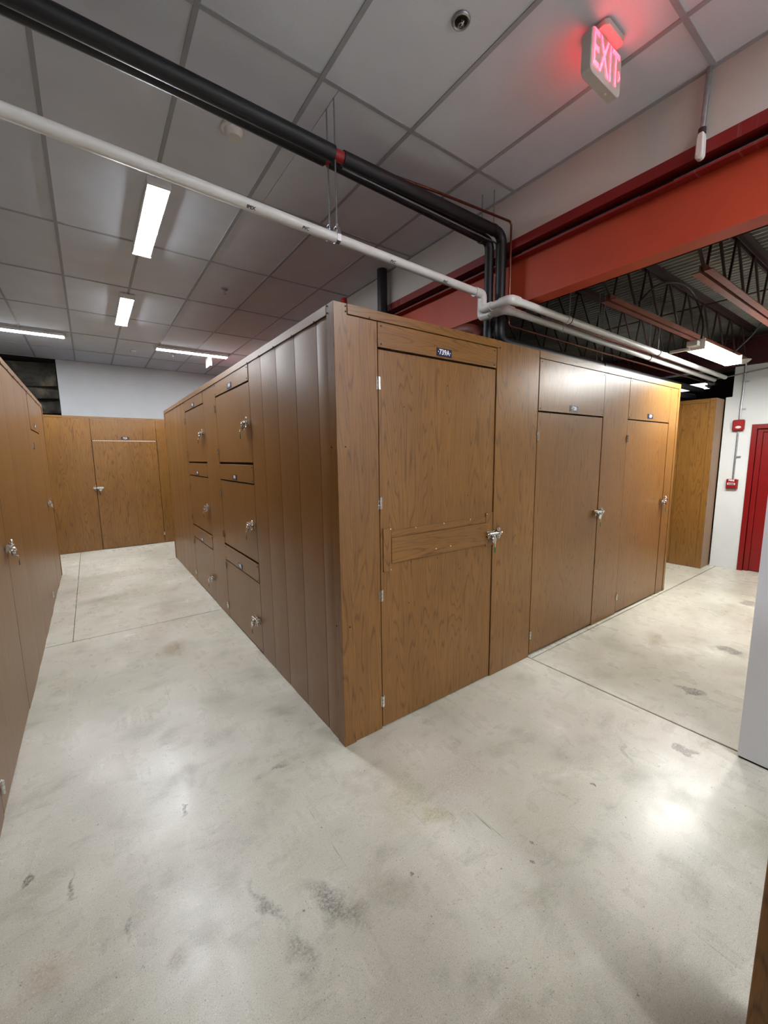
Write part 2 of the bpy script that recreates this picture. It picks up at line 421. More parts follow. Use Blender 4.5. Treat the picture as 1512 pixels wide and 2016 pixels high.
# side-room wall with the red door (opening y -1.20..-0.33)
mb = MB().box(6.31, 6.45, -0.33, 0.045, 0, 2.43).box(6.31, 6.45, -4.99, -1.25, 0, 2.43).box(6.31, 6.45, -1.25, -0.33, 1.985, 2.43)
mb.box(6.33, 6.45, -4.99, -0.02, 2.43, 2.835)
struct('wall_far_right', mb, 'wall', 'white side-room wall with the red door', 'wall')
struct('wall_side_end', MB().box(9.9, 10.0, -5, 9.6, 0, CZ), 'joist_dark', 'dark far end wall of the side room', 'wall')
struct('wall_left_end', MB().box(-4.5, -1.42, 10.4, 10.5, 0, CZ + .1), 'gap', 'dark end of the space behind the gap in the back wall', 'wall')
# void behind the back wall gap: hanging insulation
vo = thing('insulation_blanket', (-2.6, 9.2, 2.4), 'dark torn insulation sheets hanging in the gap above the left lockers', 'insulation')
def sheet(z0, z1, y0, y1, sag, ph):
    mb = MB(); nx, nz = 22, 8; vs = []
    for j in range(nz + 1):
        for i in range(nx + 1):
            u = i / nx; t = j / nz
            x = -4.45 + u * 3.0
            z = z0 + (z1 - z0) * t + sag * math.sin(u * 5 + ph) * (1 - t)
            y = y0 + (y1 - y0) * t + 0.06 * math.sin(u * 9 + ph * 2) + 0.04 * math.sin(t * 6 + u * 4)
            vs.append((x, y, z))
    vs2 = [(x, y + .012, z) for x, y, z in vs]
    n = (nx + 1); q = []
    for j in range(nz):
        for i in range(nx):
            a = j * n + i; q.append((a, a + 1, a + n + 1, a + n)); q.append((a + len(vs), a + n + len(vs), a + n + 1 + len(vs), a + 1 + len(vs)))
    mb.add(vs + vs2, q)
    obj('blanket_sheet', mb, 'blanket', vo, 0, True, 1.2)
sheet(3.22, 3.60, 9.05, 8.95, .07, .6); sheet(2.92, 3.34, 9.25, 9.12, .05, 2.1); sheet(2.70, 3.02, 9.45, 9.32, .04, .2); sheet(2.50, 2.80, 9.65, 9.52, .03, 3.0)
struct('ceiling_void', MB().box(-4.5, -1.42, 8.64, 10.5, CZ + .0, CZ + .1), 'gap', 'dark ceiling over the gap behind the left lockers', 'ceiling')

# ------------------------------------------------------------------ suspended ceiling
ce = obj('ceiling', MB().box(-4.5, XB, -5, 8.64, CZ + .03, CZ + .1), 'gap'); tag(ce, 'grey suspended tile ceiling over the aisle', 'ceiling', kind='structure')
xs = sorted([0.115 + .61 * k for k in range(-7, 3)]); xs = [-4.5] + xs + [XB]
ys = [-5] + [-0.96 + 1.22 * k for k in range(-3, 8)] + [8.64]
for i in range(len(xs) - 1):
    for j in range(len(ys) - 1):
        x0, x1, y0, y1 = xs[i], xs[i + 1], ys[j], ys[j + 1]
        segs = [(x0, x1)]
        if abs(x0 - .115) < .01 and abs(y0 - .26) < .01: segs = [(x0, .2245), (.2275, x1)]     # tile cut along the hanger rods
        for a, b in segs: obj('ceiling_tile', MB().box(a + .0005, b - .0005, y0 + .0005, y1 - .0005, CZ + .006, CZ + .022), 'tile', ce)
for x in xs[1:-1]: obj('grid_runner', MB().box(x - .012, x + .012, -5, 8.64, CZ, CZ + .006).box(x - .003, x + .003, -5, 8.64, CZ + .006, CZ + .03), 'tee', ce)
for y in ys[1:-1]:
    for i in range(len(xs) - 1):
        obj('cross_tee', MB().box(xs[i] + .0125, xs[i + 1] - .0125, y - .012, y + .012, CZ, CZ + .006), 'tee', ce)
obj('wall_angle', MB().box(XB - .022, XB, -5, 8.62, CZ - .001, CZ + .006), 'tee', ce)
obj('wall_angle', MB().box(-4.5, XB - .022, 8.618, 8.64, CZ - .001, CZ + .006), 'tee', ce)

# ------------------------------------------------------------------ steel beam between the rooms
bt = thing('steel_beam', (1.82, 1.5, 2.83), 'long orange painted steel I-beam crossing above the lockers', 'beam')
Y0, Y1 = -4.99, 8.63
obj('top_flange', MB().box(1.75, 1.89, Y0, Y1, 3.174, 3.186), 'redsteel', bt)
obj('web', MB().box(1.816, 1.824, Y0, Y1, 2.839, 3.174), 'orange', bt)
obj('bottom_flange', MB().box(1.75, 1.885, Y0, Y1, 2.827, 2.839), 'orange', bt)
obj('deck_edge_angle', MB().box(1.748, 1.756, Y0, Y1, 3.244, 3.31).box(1.756, 1.88, Y0, Y1, 3.244, 3.252), 'redsteel', bt)
obj('bearing_plate', MB().box(1.83, 1.95, Y0, Y1, 3.186, 3.244), 'joist_dark', bt)
for y in (2.9, 5.4): obj('web_stiffener', MB().box(1.757, 1.816, y - .005, y + .005, 2.839, 3.174), 'orange', bt)
tag(obj('beam_conduit', MB().tube([(1.785, -4.9, 3.198), (1.785, -.80, 3.198)], .011).tube([(1.785, -.62, 3.198), (1.785, .2, 3.198)], .011), 'galv', None, 0, True),
    'thin grey conduit lying on the upper flange of the orange beam', 'conduit')
b2 = thing('steel_beam', (6.40, -1, 2.84), 'dark maroon steel beam on top of the wall with the red door', 'beam')
obj('top_flange', MB().box(6.32, 6.50, -4.9, 9.5, 3.20, 3.215), 'maroon', b2)
obj('web', MB().box(6.40, 6.415, -4.9, 9.5, 2.86, 3.20), 'maroon', b2)
obj('bottom_flange', MB().box(6.32, 6.50, -4.9, 9.5, 2.842, 2.86), 'maroon', b2)

# ------------------------------------------------------------------ side room: deck and joists
mb = MB(); prof = []; x = 1.88; p = .0765
while x < 9.9:
    prof += [(x, 3.319), (x + .014, 3.353), (x + .046, 3.353), (x + .060, 3.319)]; x += p
top = [(a, b + .004) for a, b in reversed(prof)]
poly = prof; n = len(poly)
vs = [(a, -4.95, b) for a, b in poly] + [(a, 9.55, b) for a, b in poly]
mb.add(vs, [(i, i + 1, i + 1 + n, i + n) for i in range(n - 1)])
struct('ceiling_deck', mb, 'deck', 'corrugated metal deck over the dark side room', 'ceiling')
struct('ceiling_cover', MB().box(1.86, 10, -5, 9.6, 3.36, 3.44), 'gap', 'slab above the corrugated deck', 'ceiling')
def joist(y, label):
    t = thing('bar_joist', (4.1, y, 2.89), label, 'joist', 'open web joists over the side room')
    def angle(ya, yb, z0, z1, x0, x1, up):
        s = MB(); zt = z1 if up else z0
        s.box(x0, x1, ya, yb, z0, z0 + .005) if not up else s.box(x0, x1, ya, yb, z1 - .005, z1)
        return s
    tc = MB()
    for sgn in (-1, 1):
        tc.box(1.90, 6.40, y + sgn * .012, y + sgn * .055, 3.311, 3.317).box(1.90, 6.40, y + sgn * .012, y + sgn * .018, 3.270, 3.311)
    obj('top_chord', tc, 'joist_dark', t)
    bc = MB()
    for sgn in (-1, 1):
        bc.box(2.45, 6.10, y + sgn * .012, y + sgn * .060, 2.890, 2.896).box(2.45, 6.10, y + sgn * .012, y + sgn * .018, 2.896, 2.935)
    obj('bottom_chord', bc, 'joist', t)
    x = 2.52; k = 0
    obj('web_bar', MB().tube([(2.05, y, 3.29), (2.50, y, 2.905)], .011, 6), 'joist_dark', t)
    while x < 6.0:
        obj('web_bar', MB().tube([(x, y, 2.905), (x + .11, y, 3.29)], .009, 6), 'joist_dark', t)
        obj('web_bar', MB().tube([(x + .14, y, 3.29), (x + .44, y, 2.905)], .010, 6), 'joist_dark', t)
        x += .47
    return t
JN = ['bar joist with zigzag web farthest up the side room, hidden in the dark', 'dim bar joist running behind the white pipes under the deck', 'bar joist whose bottom chord passes above the hung lamp',
      'bar joist with wide brown bottom chord at the right picture edge', 'bar joist nearest the viewer in the side room, past the right picture edge']
for y, lb in zip((1.10, .48, -.14, -.76, -1.38), JN): joist(y, lb)
for x in (3.0, 4.55):
    for yy0, yy1 in ((-1.36, -.78), (-.74, -.16), (-.12, .46), (.5, 1.08)):
        lb = 'thin dark bridging bar %s, between the %s joists' % ('near the orange beam' if x < 4 else 'above the hung lamp', {-1.36: 'two nearest', -.74: 'second and third nearest', -.12: 'third and fourth nearest', .5: 'two farthest'}[yy0])
        tag(obj('bridging_bar', MB().tube([(x, yy0, 3.262), (x, yy1, 3.262)], .008, 6), 'joist_dark'), lb, 'bar', 'bridging bars between the joists')

# ------------------------------------------------------------------ lockers
FRONT = Frame(0, 0, 0)                      # v = x
SIDE = Frame(0, 0, -math.pi / 2)            # face x=0, v = -y
LEFT = Frame(-1.53, 0, math.pi / 2)         # face of the left row, v = y
BACK = Frame(0, 7.2, 0)                     # face with 723, v = x
FAR = Frame(5.97, 0, -math.pi / 2)          # far right block, v = -y
FARS = Frame(0, 0.06, 0)                    # its narrow side, v = x

def screw_mesh(bright=False):
    me = MB().lathe([(.0045, -.001), (.0045, .0012), (.0025, .0025)], seg=8).xf(Matrix.Rotation(math.pi / 2, 4, 'X')).mesh('screw')
    me.materials.append(MAT['bright_screw' if bright else 'screw']); return me
SCREW = screw_mesh(); BSCREW = screw_mesh(True)
def screws(fr, lst, parent, d, me=None):
    for v, z in lst: link('screw', me or SCREW, None, parent, fr.at(v, d, z))

def hinge_mesh():
    mb = MB()
    for k in range(3): mb.tube([(0, -.008, -.034 + k * .0235), (0, -.008, -.034 + k * .0235 + .021)], .0065, 8)
    mb.box(-.012, .014, -.004, 0, -.034, .034)
    me = mb.mesh('hinge', 0, True, .6); me.materials.append(MAT['chrome']); return me
HINGE = hinge_mesh()
def latch_meshes():
    body = MB().box(-.062, .026, -.006, 0, -.022, .022).tube([(-.058, -.020, .004), (.022, -.020, .004)], .0135, 12)
    body.box(-.060, .024, -.020, -.004, -.010, .016)
    body.ring((-.006, -.022, -.026), .019, .0042, 'y', .8, 1.15).ring((-.040, -.016, -.020), .012, .0035, 'y')
    keep = MB().box(.048, .078, -.005, 0, -.020, .024).box(.050, .074, -.030, -.004, -.010, .014)
    keep.ring((.052, -.018, .028), .012, .0045, 'y').ring((.050, -.022, -.020), .013, .0042, 'y', .85, 1.1).box(.046, .058, -.024, -.004, .012, .022)
    bolt = MB().tube([(-.070, -.020, .004), (.088, -.020, .004)], .0085, 12).tube([(-.074, -.020, .004), (-.066, -.020, .004)], .011, 12)
    out = []
    for nm, m in (('latch_body', body), ('keeper', keep), ('bolt', bolt)):
        me = m.mesh(nm, 0, True, .5); me.materials.append(MAT['chrome']); out.append((nm, me))
    return out
LATCH = latch_meshes()
def padlock_meshes():
    b = MB().lathe([(.004, -.010), (.020, -.010), (.023, -.007), (.023, .007), (.020, .010), (.004, .010)], seg=18).xf(Matrix.Translation((-.022, -.036, -.036)) @ Matrix.Rotation(math.pi / 2, 4, 'X'))
    sh = MB().ring((-.016, -.030, -.016), .013, .0036, 'x', 1, 1.2)
    key = MB().ring((-.022, -.050, -.060), .007, .0015, 'y').box(-.0255, -.0185, -.051, -.049, -.084, -.065).box(-.026, -.018, -.0512, -.0488, -.062, -.052)
    tg = MB().box(-.031, -.013, -.052, -.048, -.128, -.086)
    r = []
    for nm, m, mt in (('body', b, 'chrome'), ('shackle', sh, 'chrome'), ('key', key, 'chrome'), ('key_tag', tg, 'green')):
        me = m.mesh(nm, .002 if nm == 'key_tag' else 0, nm != 'key_tag', .5); me.materials.append(MAT[mt]); r.append((nm, me))
    tb = r[3][1].copy(); tb.materials[0] = MAT['brown_tag']; tb.transform(Matrix.Translation((.004, 0, .004)) @ Matrix.Diagonal((.75, 1, .95, 1)))
    return r, tb
PAD, BROWNTAG = padlock_meshes()
def latch(fr, v, z, root, where, green=True, flip=False, d=0.004):
    m = fr.at(v, d, z) @ (Matrix.Diagonal((-1, 1, 1, 1)) if flip else Matrix.Identity(4))
    la = None
    for nm, me in LATCH:
        o = link(nm, me, None, root, m)
    base = fr.w(v, .03, z - .04)
    p = thing('padlock', base, 'silver padlock with %s key tag on %s' % ('green' if green else 'brown', where), 'padlock', 'padlocks on the locker latches')
    for nm, me in PAD:
        link(nm, me if (nm != 'key_tag' or green) else BROWNTAG, None, p, m)

def plate(fr, v, z, txt, root, d, wd=.125, ht=.046):
    pl = fr.panel('number_plate', v - wd / 2, v + wd / 2, z - ht / 2, z + ht / 2, d, d + .003, 'navy', root)
    me = text_mesh('\u00b7' + txt + '\u00b7', .043, .0006, .0009, 0.95)
    link('lettering', me, 'white_letter', pl, fr.at(v, d + .0035, z - .0005))

# main block shell
blk = thing('locker_block', (2.25, 2.84, 0), 'big free-standing block of oak laminate storage lockers in the middle', 'locker block')
LX, LY = 4.50, 5.69
obj('carcass', MB().box(.022, LX - .022, .022, LY - .022, .004, 2.405), 'gap', blk)
obj('corner_post', MB().prism([(-.005, -.005), (.074, -.005), (.074, .012), (.012, .012), (.012, .070), (-.005, .070)], 'z', 0, H), 'lam', blk, .0015)
obj('corner_post', MB().prism([(LX + .005, -.005), (LX - .045, -.005), (LX - .045, .012), (LX - .012, .012), (LX - .012, .070), (LX + .005, .070)], 'z', 0, H), 'lam', blk, .0015)
obj('corner_post', MB().prism([(-.005, LY + .005), (.060, LY + .005), (.060, LY - .012), (.012, LY - .012), (.012, LY - .065), (-.005, LY - .065)], 'z', 0, H), 'lam', blk, .0015)
T = .016
def fpan(fr, v0, v1, z0, z1, root, mat='lam', d1=0.0, bow=0.0, name='panel', gp=.0012):
    return fr.panel(name, v0 + gp, v1 - gp, z0 + (gp if z0 > 0 else .002), z1 - gp, d1 - T - (.006 if d1 > 0 else 0), d1, mat, root, 0 if bow else .0008, bow)
fpan(FRONT, .074, .264, 0, 2.388, blk)
fpan(FRONT, 1.262, 1.752, 0, 2.44, blk, d1=.003)
fpan(FRONT, 2.772, 3.258, 0, 2.384, blk)
fpan(FRONT, 4.256, 4.454, 0, 2.384, blk)
fpan(FRONT, .075, 1.303, 2.389, 2.44, blk, 'lamh', .008, name='top_rail')
fpan(FRONT, 1.753, 4.454, 2.385, 2.44, blk, 'lamh', .006, name='top_rail')
screws(FRONT, [(.066, 2.425), (.066, 2.40), (.046, 1.72), (.046, .72)], blk, .006)
screws(FRONT, [(.21, 2.394), (1.285, 2.394)], blk, .009)
screws(FRONT, [(1.747, 2.39), (2.80, 2.39), (3.25, 2.39)], blk, .007)
# side of the block along the aisle
seams = [.071, .20, .496, .80, 1.093, 1.372]
for a, b in zip(seams, seams[1:]): fpan(SIDE, -b, -a, 0, 2.388, blk, 'lams', bow=.0026, gp=.0024)
fpan(SIDE, -2.935, -2.412, 0, 2.388, blk, 'lams', bow=.0026)
seams = [3.975, 4.20, 4.50, 4.80, 5.10, 5.40, 5.625]
for a, b in zip(seams, seams[1:]): fpan(SIDE, -b, -a, 0, 2.388, blk, 'lams', bow=.0026, gp=.0024)
fpan(SIDE, -2.40, -.071, 2.389, 2.44, blk, 'lamsh', .006, name='top_rail')
fpan(SIDE, -5.625, -2.40, 2.389, 2.44, blk, 'lamsh', .006, name='top_rail')
screws(SIDE, [(-.06, 2.43), (-.06, 2.396), (-.055, 1.72), (-.055, .72)], blk, .006)
screws(SIDE, [(-y, 2.393) for y in (.21, .51, .81, 1.10, 1.36, 2.40, 4.0, 4.2, 4.5)], blk, .007)
# rear and right ends of the block, plain panels
for k in range(6): obj('panel', MB().box(LX - .016, LX, .072 + k * .93, .070 + (k + 1) * .93, .002, H - .002), 'lam', blk)
for k in range(4): obj('panel', MB().box(.062 + k * 1.10, .060 + (k + 1) * 1.10, LY - .016, LY, .002, H - .002), 'lam', blk)

def locker(fr, v0, v1, z0, zd, zh, txt, label, where, root_d=0.0, header_mat='lam', hinge_left=True, hz=(), lz=1.12, green=True, plate_z=None, bottom=.010, dd=-.003, plate_v=None, lock_in=.03, gap=.011):
    base = fr.w((v0 + v1) / 2, -.02, z0)
    r = thing('storage_locker', base, label, 'locker', 'numbered storage lockers')
    fr.panel('door', v0 + .005, v1 - .004, z0 + bottom, zd, dd - T, dd, 'lams' if fr in (SIDE, LEFT) else 'lam', r, .0012)
    fpan(fr, v0 + .001, v1 - .001, zd + gap, zh, r, header_mat, .001, name='header_panel')
    screws(fr, [(v0 + .025, zh - .02), (v1 - .025, zh - .02), (v0 + .025, zd + gap + .018), (v1 - .025, zd + gap + .018)], r, .002)
    hv = v0 + .001 if hinge_left else v1 - .001
    for z in hz: link('hinge', HINGE, None, r, fr.at(hv, 0, z) @ (Matrix.Identity(4) if hinge_left else Matrix.Diagonal((-1, 1, 1, 1))))
    if lz is not None: latch(fr, (v1 - lock_in) if hinge_left else (v0 + lock_in), lz, r, where, green, not hinge_left)
    if txt: plate(fr, (v0 + v1) / 2 if plate_v is None else plate_v, plate_z if plate_z else zd + gap + .034, txt, r, .001)
    return r
a = locker(FRONT, .265, 1.261, 0, 2.246, 2.388, '739A', 'tall locker 739A with a repaired band across its door, next to the near corner', 'the repaired corner locker 739A', header_mat='lamh',
           hz=(2.066, 1.403, .855, .185), lz=1.105, lock_in=.012)
# repair strips across the door of 739A
def strip(v0, v1, z0, z1, mat, d=.0):
    return FRONT.panel('repair_strip', v0, v1, z0, z1, -.0028, d, mat, a, .0006)
strip(.286, .343, .992, 1.252, 'lam', .0035); strip(1.184, 1.256, 1.02, 1.262, 'lam', .0035)
strip(.345, 1.182, 1.195, 1.236, 'lamh', .002); strip(.345, 1.182, 1.037, 1.190, 'lamh', .006)
screws(FRONT, [(.338, 1.245), (.338, 1.0), (.53, 1.233), (.77, 1.233), (1.02, 1.233), (1.19, 1.254)], a, .005, BSCREW)
screws(FRONT, [(.70, 1.075), (.83, 1.075)], a, .007, BSCREW)
screws(FRONT, [(.45, 1.95), (.80, 1.93), (.50, 1.02), (.72, 1.01), (.93, .90), (.48, .76), (1.0, 1.4), (.8, 2.1)], a, -.004)
locker(FRONT, 1.764, 2.770, 0, 1.990, 2.384, '738', 'tall locker 738 with a wide glossy header, middle of the front face', 'locker 738, middle door of the front face', hz=(1.81, .19), lz=1.125, bottom=.020, plate_z=2.042, lock_in=.02)
locker(FRONT, 3.260, 4.254, 0, 1.990, 2.384, '737', 'tall locker 737 at the far right end of the front face', 'locker 737, right-hand door of the front face', hz=(1.81, .19), lz=1.13, bottom=.016, plate_z=2.048, lock_in=.02)
# two columns of three small lockers along the aisle
POS = [('top', 1.622, 2.256, 2.388, (2.146, 1.733), 1.946), ('middle', .797, 1.450, 1.612, (1.317, .898), 1.118), ('bottom', 0, .625, .788, (.567, .14), .29)]
for (ya, yb), col, nums in (((1.375, 2.410), 'nearer the corner', ('740', '741', '742')), ((2.937, 3.972), 'farther down the aisle', ('743', '744', '745'))):
    for (nm, z0, zd, zh, hz, lz), num in zip(POS, nums):
        loc_ = '%s small locker in the column %s on the aisle side' % (nm, col)
        locker(SIDE, -yb, -ya, z0, zd, zh, num, 'square-doored ' + loc_, 'the %s small locker, %s aisle-side column' % (nm, 'nearer' if ya < 2 else 'farther'), header_mat='lamsh', hz=hz, lz=lz, green=(nm != 'bottom' and ya < 2), bottom=.010 if z0 else .012, lock_in=.085)

# left row
lr = thing('locker_block', (-2.5, 2.3, 0), 'long row of oak laminate lockers along the left edge of the aisle', 'locker block')
obj('carcass', MB().box(-3.45, -1.552, -4.9, 5.60, .004, 2.405), 'gap', lr)
for a0, b0 in ((-3.0, -2.4), (-2.4, -1.8), (-1.8, -1.2), (-1.2, -.6), (-.6, 0), (0, .565), (1.59, 2.30), (2.30, 2.92), (2.92, 3.53), (3.53, 3.875), (4.79, 5.13), (5.13, 5.55)):
    fpan(LEFT, a0, b0, 0, 2.388, lr, 'lams', bow=.0026, gp=.0024)
fpan(LEFT, -4.0, .9, 2.389, 2.44, lr, 'lamsh', .006, name='top_rail'); fpan(LEFT, .9, 5.56, 2.389, 2.44, lr, 'lamsh', .006, name='top_rail')
screws(LEFT, [(v, 2.394) for v in (2.3, 2.62, 2.95, 3.25, 3.54, 3.88, 4.3, 4.79, 5.2)], lr, .007)
obj('corner_post', MB().prism([(-1.525, 5.62), (-1.525, 5.555), (-1.545, 5.555), (-1.545, 5.60), (-1.60, 5.60), (-1.60, 5.62)], 'z', 0, H), 'lam', lr, .0015)
for k in range(3): obj('panel', MB().box(-1.602 - k * .615, -1.60 - (k + 1) * .613, 5.60, 5.616, .002, H - .002), 'lam', lr)
locker(LEFT, .566, 1.588, 0, 1.992, 2.388, None, 'tall locker nearest the viewer in the left row', 'the nearest left-row locker', hz=(1.82, .94, .15), lz=1.125, green=False, lock_in=.04)
locker(LEFT, 3.877, 4.788, 0, 1.992, 2.388, '724', 'tall locker near the far end of the left row', 'the far locker of the left row', hz=(1.82, .17), lz=1.135, green=False, plate_z=2.06, lock_in=.02)

# row across the end of the aisle
br = thing('locker_block', (-.5, 7.8, 0), 'row of oak laminate lockers across the far end of the aisle', 'locker block')
obj('carcass', MB().box(-3.4, 2.6, 7.222, 8.40, .004, 2.405), 'gap', br)
for a0, b0 in ((-3.4, -2.6), (-2.6, -1.63), (-1.63, -.992), (.045, .30), (.30, 1.2), (1.2, 2.6)): fpan(BACK, a0, b0, 0, 2.405, br)
fpan(BACK, -3.4, 2.6, 2.406, 2.44, br, 'lamh', .004, name='top_rail')
screws(BACK, [(-1.5, 2.38), (-1.05, 2.41), (-.1, 2.41)], br, .005)
r723 = locker(BACK, -.990, .043, 0, 2.004, 2.404, '723', 'tall locker 723 at the far end of the aisle, latch on its left', 'locker 723', hinge_left=False, hz=(1.84, .19), lz=1.155, green=False, lock_in=.035, plate_z=2.06, gap=.014)
mb = MB()
for k in range(40): mb.box(-.975 + k * .0252, -.975 + k * .0252 + .018, 7.2, 7.206, 2.0055, 2.0165)  # pale dashes drawn in place of light coming through the door-top gap
o = obj('light_gap_strip', mb, 'dash', r723); o['kind'] = 'stuff'; o['label'] = 'light through the gap along the door top, coloured as cream dashes'

# far right block beside the white wall
fb = thing('locker_block', (6.15, 1.2, 0), 'bright oak laminate locker block end beside the white wall at the right', 'locker block')
obj('carcass', MB().box(5.992, 6.30, .082, 2.6, .004, 2.375), 'gap', fb)
FH = 2.405
def fp2(fr, v0, v1, z0, z1, mat='lam', d=0, nm='panel'): return fr.panel(nm, v0 + .0015, v1 - .0015, z0, z1, d - T - .005, d, mat, fb, .0008)
fp2(FAR, -.46, -.125, .002, 2.35); fp2(FAR, -.95, -.46, .002, 2.35); fp2(FAR, -1.8, -.95, .002, 2.35); fp2(FAR, -2.6, -1.8, .002, 2.35)
fp2(FAR, -2.6, -.125, 2.352, FH, 'lamh', .005, 'top_rail')
obj('corner_post', MB().prism([(5.965, .055), (6.03, .055), (6.03, .072), (5.982, .072), (5.982, .124), (5.965, .124)], 'z', .002, FH), 'lam', fb, .001)
fp2(FARS, 6.031, 6.302, .002, FH, 'lams', .002)
screws(FAR, [(-.46, 2.36), (-.09, 2.37), (-.2, 1.55)], fb, .006)

# near right block: only its end panel edge is in view
nb = thing('locker_block', (.26, -2.6, 0), 'dark brown locker end panel cut off at the bottom right corner', 'locker block')
obj('carcass', MB().box(.125, .40, -3.6, -1.76, .004, 2.40), 'gap', nb)
obj('corner_post', MB().prism([(.095, -1.732), (.17, -1.732), (.17, -1.75), (.112, -1.75), (.112, -1.80), (.095, -1.80)], 'z', .002, H), 'lam', nb, .0015)
for k in range(3): obj('panel', MB().box(.102, .118, -1.803 - k * .6, -1.801 - (k + 1) * .598, .002, H), 'lam', nb)
obj('panel', MB().box(.173, .42, -1.752, -1.736, .002, H), 'lam', nb)
for k in range(3): obj('panel', MB().box(.404, .42, -1.755 - k * .615, -1.757 - (k + 1) * .613, .002, H), 'lam', nb)

# ------------------------------------------------------------------ ceiling lights
def ceil_light(x, y, rz, label, lens='lens', L=1.22):
    t = thing('ceiling_light', (x, y, CZ - .075), label, 'light', 'strip lights on the tile ceiling')
    m = Matrix.Translation((x, y, CZ - .001)) @ Matrix.Rotation(rz, 4, 'Z')
    obj('housing', MB().box(-.075, .075, -L / 2, L / 2, -.045, 0).xf(m), 'whitemetal', t, .003)
    poly = [(-.066, -.0455), (-.065, -.048), (-.062, -.050), (.062, -.050), (.065, -.048), (.066, -.0455)]
    obj('diffuser', MB().prism(poly, 'y', -L / 2 + .012, L / 2 - .012).xf(m), lens, t)
    for s in (-1, 1):
        obj('end_cap', MB().prism([(-.078, -.002), (-.078, -.050), (-.070, -.056), (.070, -.056), (.078, -.050), (.078, -.002)], 'y', s * (L / 2 - .011), s * (L / 2 + .006)).xf(m), 'whitemetal', t)
    return t
ceil_light(-.475, 2.22, 0, 'bright strip light nearest the viewer over the aisle')
ceil_light(-.505, 4.72, 0, 'bright strip light farther down the aisle, end-on')
ceil_light(-1.80, 6.52, math.pi / 2, 'strip light lying crosswise at the left edge above the cross aisle')
ceil_light(.68, 6.52, math.pi / 2, 'strip light lying crosswise above the far end of the big locker block')
ceil_light(-.475, -4.15, 0, 'added fill strip light, unseen over the aisle behind the viewer')  # unseen lamp added as fill from behind the camera
ceil_light(1.0, -2.75, math.pi / 2, 'added fill strip light lying crosswise, unseen behind the viewer on the right')  # added out of view to light the front lockers and wall end
ceil_light(1.0, -4.30, math.pi / 2, 'added fill strip light lying crosswise, unseen farthest behind the viewer')  # second crosswise lamp, also added out of view for fill
# hung fixture in the side room
def hung_light(x, y, z, L, rz, label, lens):
    t = thing('hanging_light', (x, y, z), label, 'light', 'strip lights hung in the side room')
    m = Matrix.Translation((x, y, z)) @ Matrix.Rotation(rz, 4, 'Z')
    obj('housing', MB().prism([(-.060, .085), (-.045, .097), (.045, .097), (.060, .085)], 'x', -L / 2, L / 2).xf(m), 'whitemetal', t, .002)
    obj('diffuser', MB().prism([(-.078, .02), (-.066, .002), (.066, .002), (.078, .02)], 'x', -L / 2 + .001, L / 2 - .001).xf(m), lens, t)
    for s in (-1, 1): obj('diffuser_side', MB().prism([(s * .079, .0205), (s * .072, .0205), (s * .056, .084), (s * .062, .084)], 'x', -L / 2 + .001, L / 2 - .001).xf(m), 'lensside', t)
    for s in (-1, 1):
        e = s * L / 2
        obj('end_plate', MB().box(e, e + s * .006, -.077, .077, .0, .097).xf(m), 'whitemetal', t)
    obj('ballast_box', MB().box(-L / 2 - .09, -L / 2 - .007, -.04, .05, .03, .075).xf(m), 'whitemetal', t, .003)
    obj('side_bracket', MB().box(-L / 2 - .04, -L / 2 - .007, .04, .21, .006, .032).xf(m), 'whitemetal', t, .003)
    return t
hl = hung_light(4.45, -.315, 2.66, 1.18, 0, 'glowing strip light hung below the dark joists at the right', 'lens2')
hl3 = hung_light(4.46, -1.32, 2.70, 1.18, 0, 'strip light hung in the side room behind the grey-white wall end', 'lens2')
for x in (3.98, 4.95): obj('hanger_wire', MB().tube([(x, -1.32, 2.797), (x, -1.37, 2.89)], .002, 5), 'galv', hl3)
for x in (3.98, 4.95):
    obj('hanger_wire', MB().tube([(x, -.315, 2.755), (x, -.14, 2.89)], .002, 5), 'galv', hl)
h2 = hung_light(7.15, .80, 2.69, .6, math.pi / 2, 'small distant strip light hung beyond the far right locker block', 'lensside')
for y in (.6, 1.0): obj('hanger_wire', MB().tube([(7.15, y, 2.787), (7.15, y, 3.32)], .002, 5), 'galv', h2)
# black flexible cables dropping to the hung light
def curve_pts(ps, n=8):
    ps = [Vector(q) for q in ps]; out = []
    for i in range(len(ps) - 1):
        p0 = ps[max(i - 1, 0)]; p1 = ps[i]; p2 = ps[i + 1]; p3 = ps[min(i + 2, len(ps) - 1)]
        for k in range(n):
            t = k / n
            out.append(0.5 * ((2 * p1) + (p2 - p0) * t + (2 * p0 - 5 * p1 + 4 * p2 - p3) * t * t + (3 * p1 - p0 - 3 * p2 + p3) * t ** 3))
    out.append(ps[-1]); return out
tag(obj('flexible_cable', MB().tube(curve_pts([(2.9, -.18, 2.95), (3.145, -.2, 3.126), (3.535, -.2, 3.25), (3.856, -.21, 3.27), (4.02, -.24, 3.17), (4.05, -.30, 2.95), (3.98, -.315, 2.755)]), .009, 8), 'cable', None, 0, True),
    'black flexible cable looping down to the hung strip light', 'cable')
tag(obj('flexible_cable', MB().tube(curve_pts([(4.3, -.80, 3.10), (4.55, -.72, 3.14), (4.78, -.62, 3.06), (4.88, -.48, 2.90), (4.90, -.33, 2.757)]), .009, 8), 'cable', None, 0, True),
    'short black cable curving from the right joist to the lamp end', 'cable')

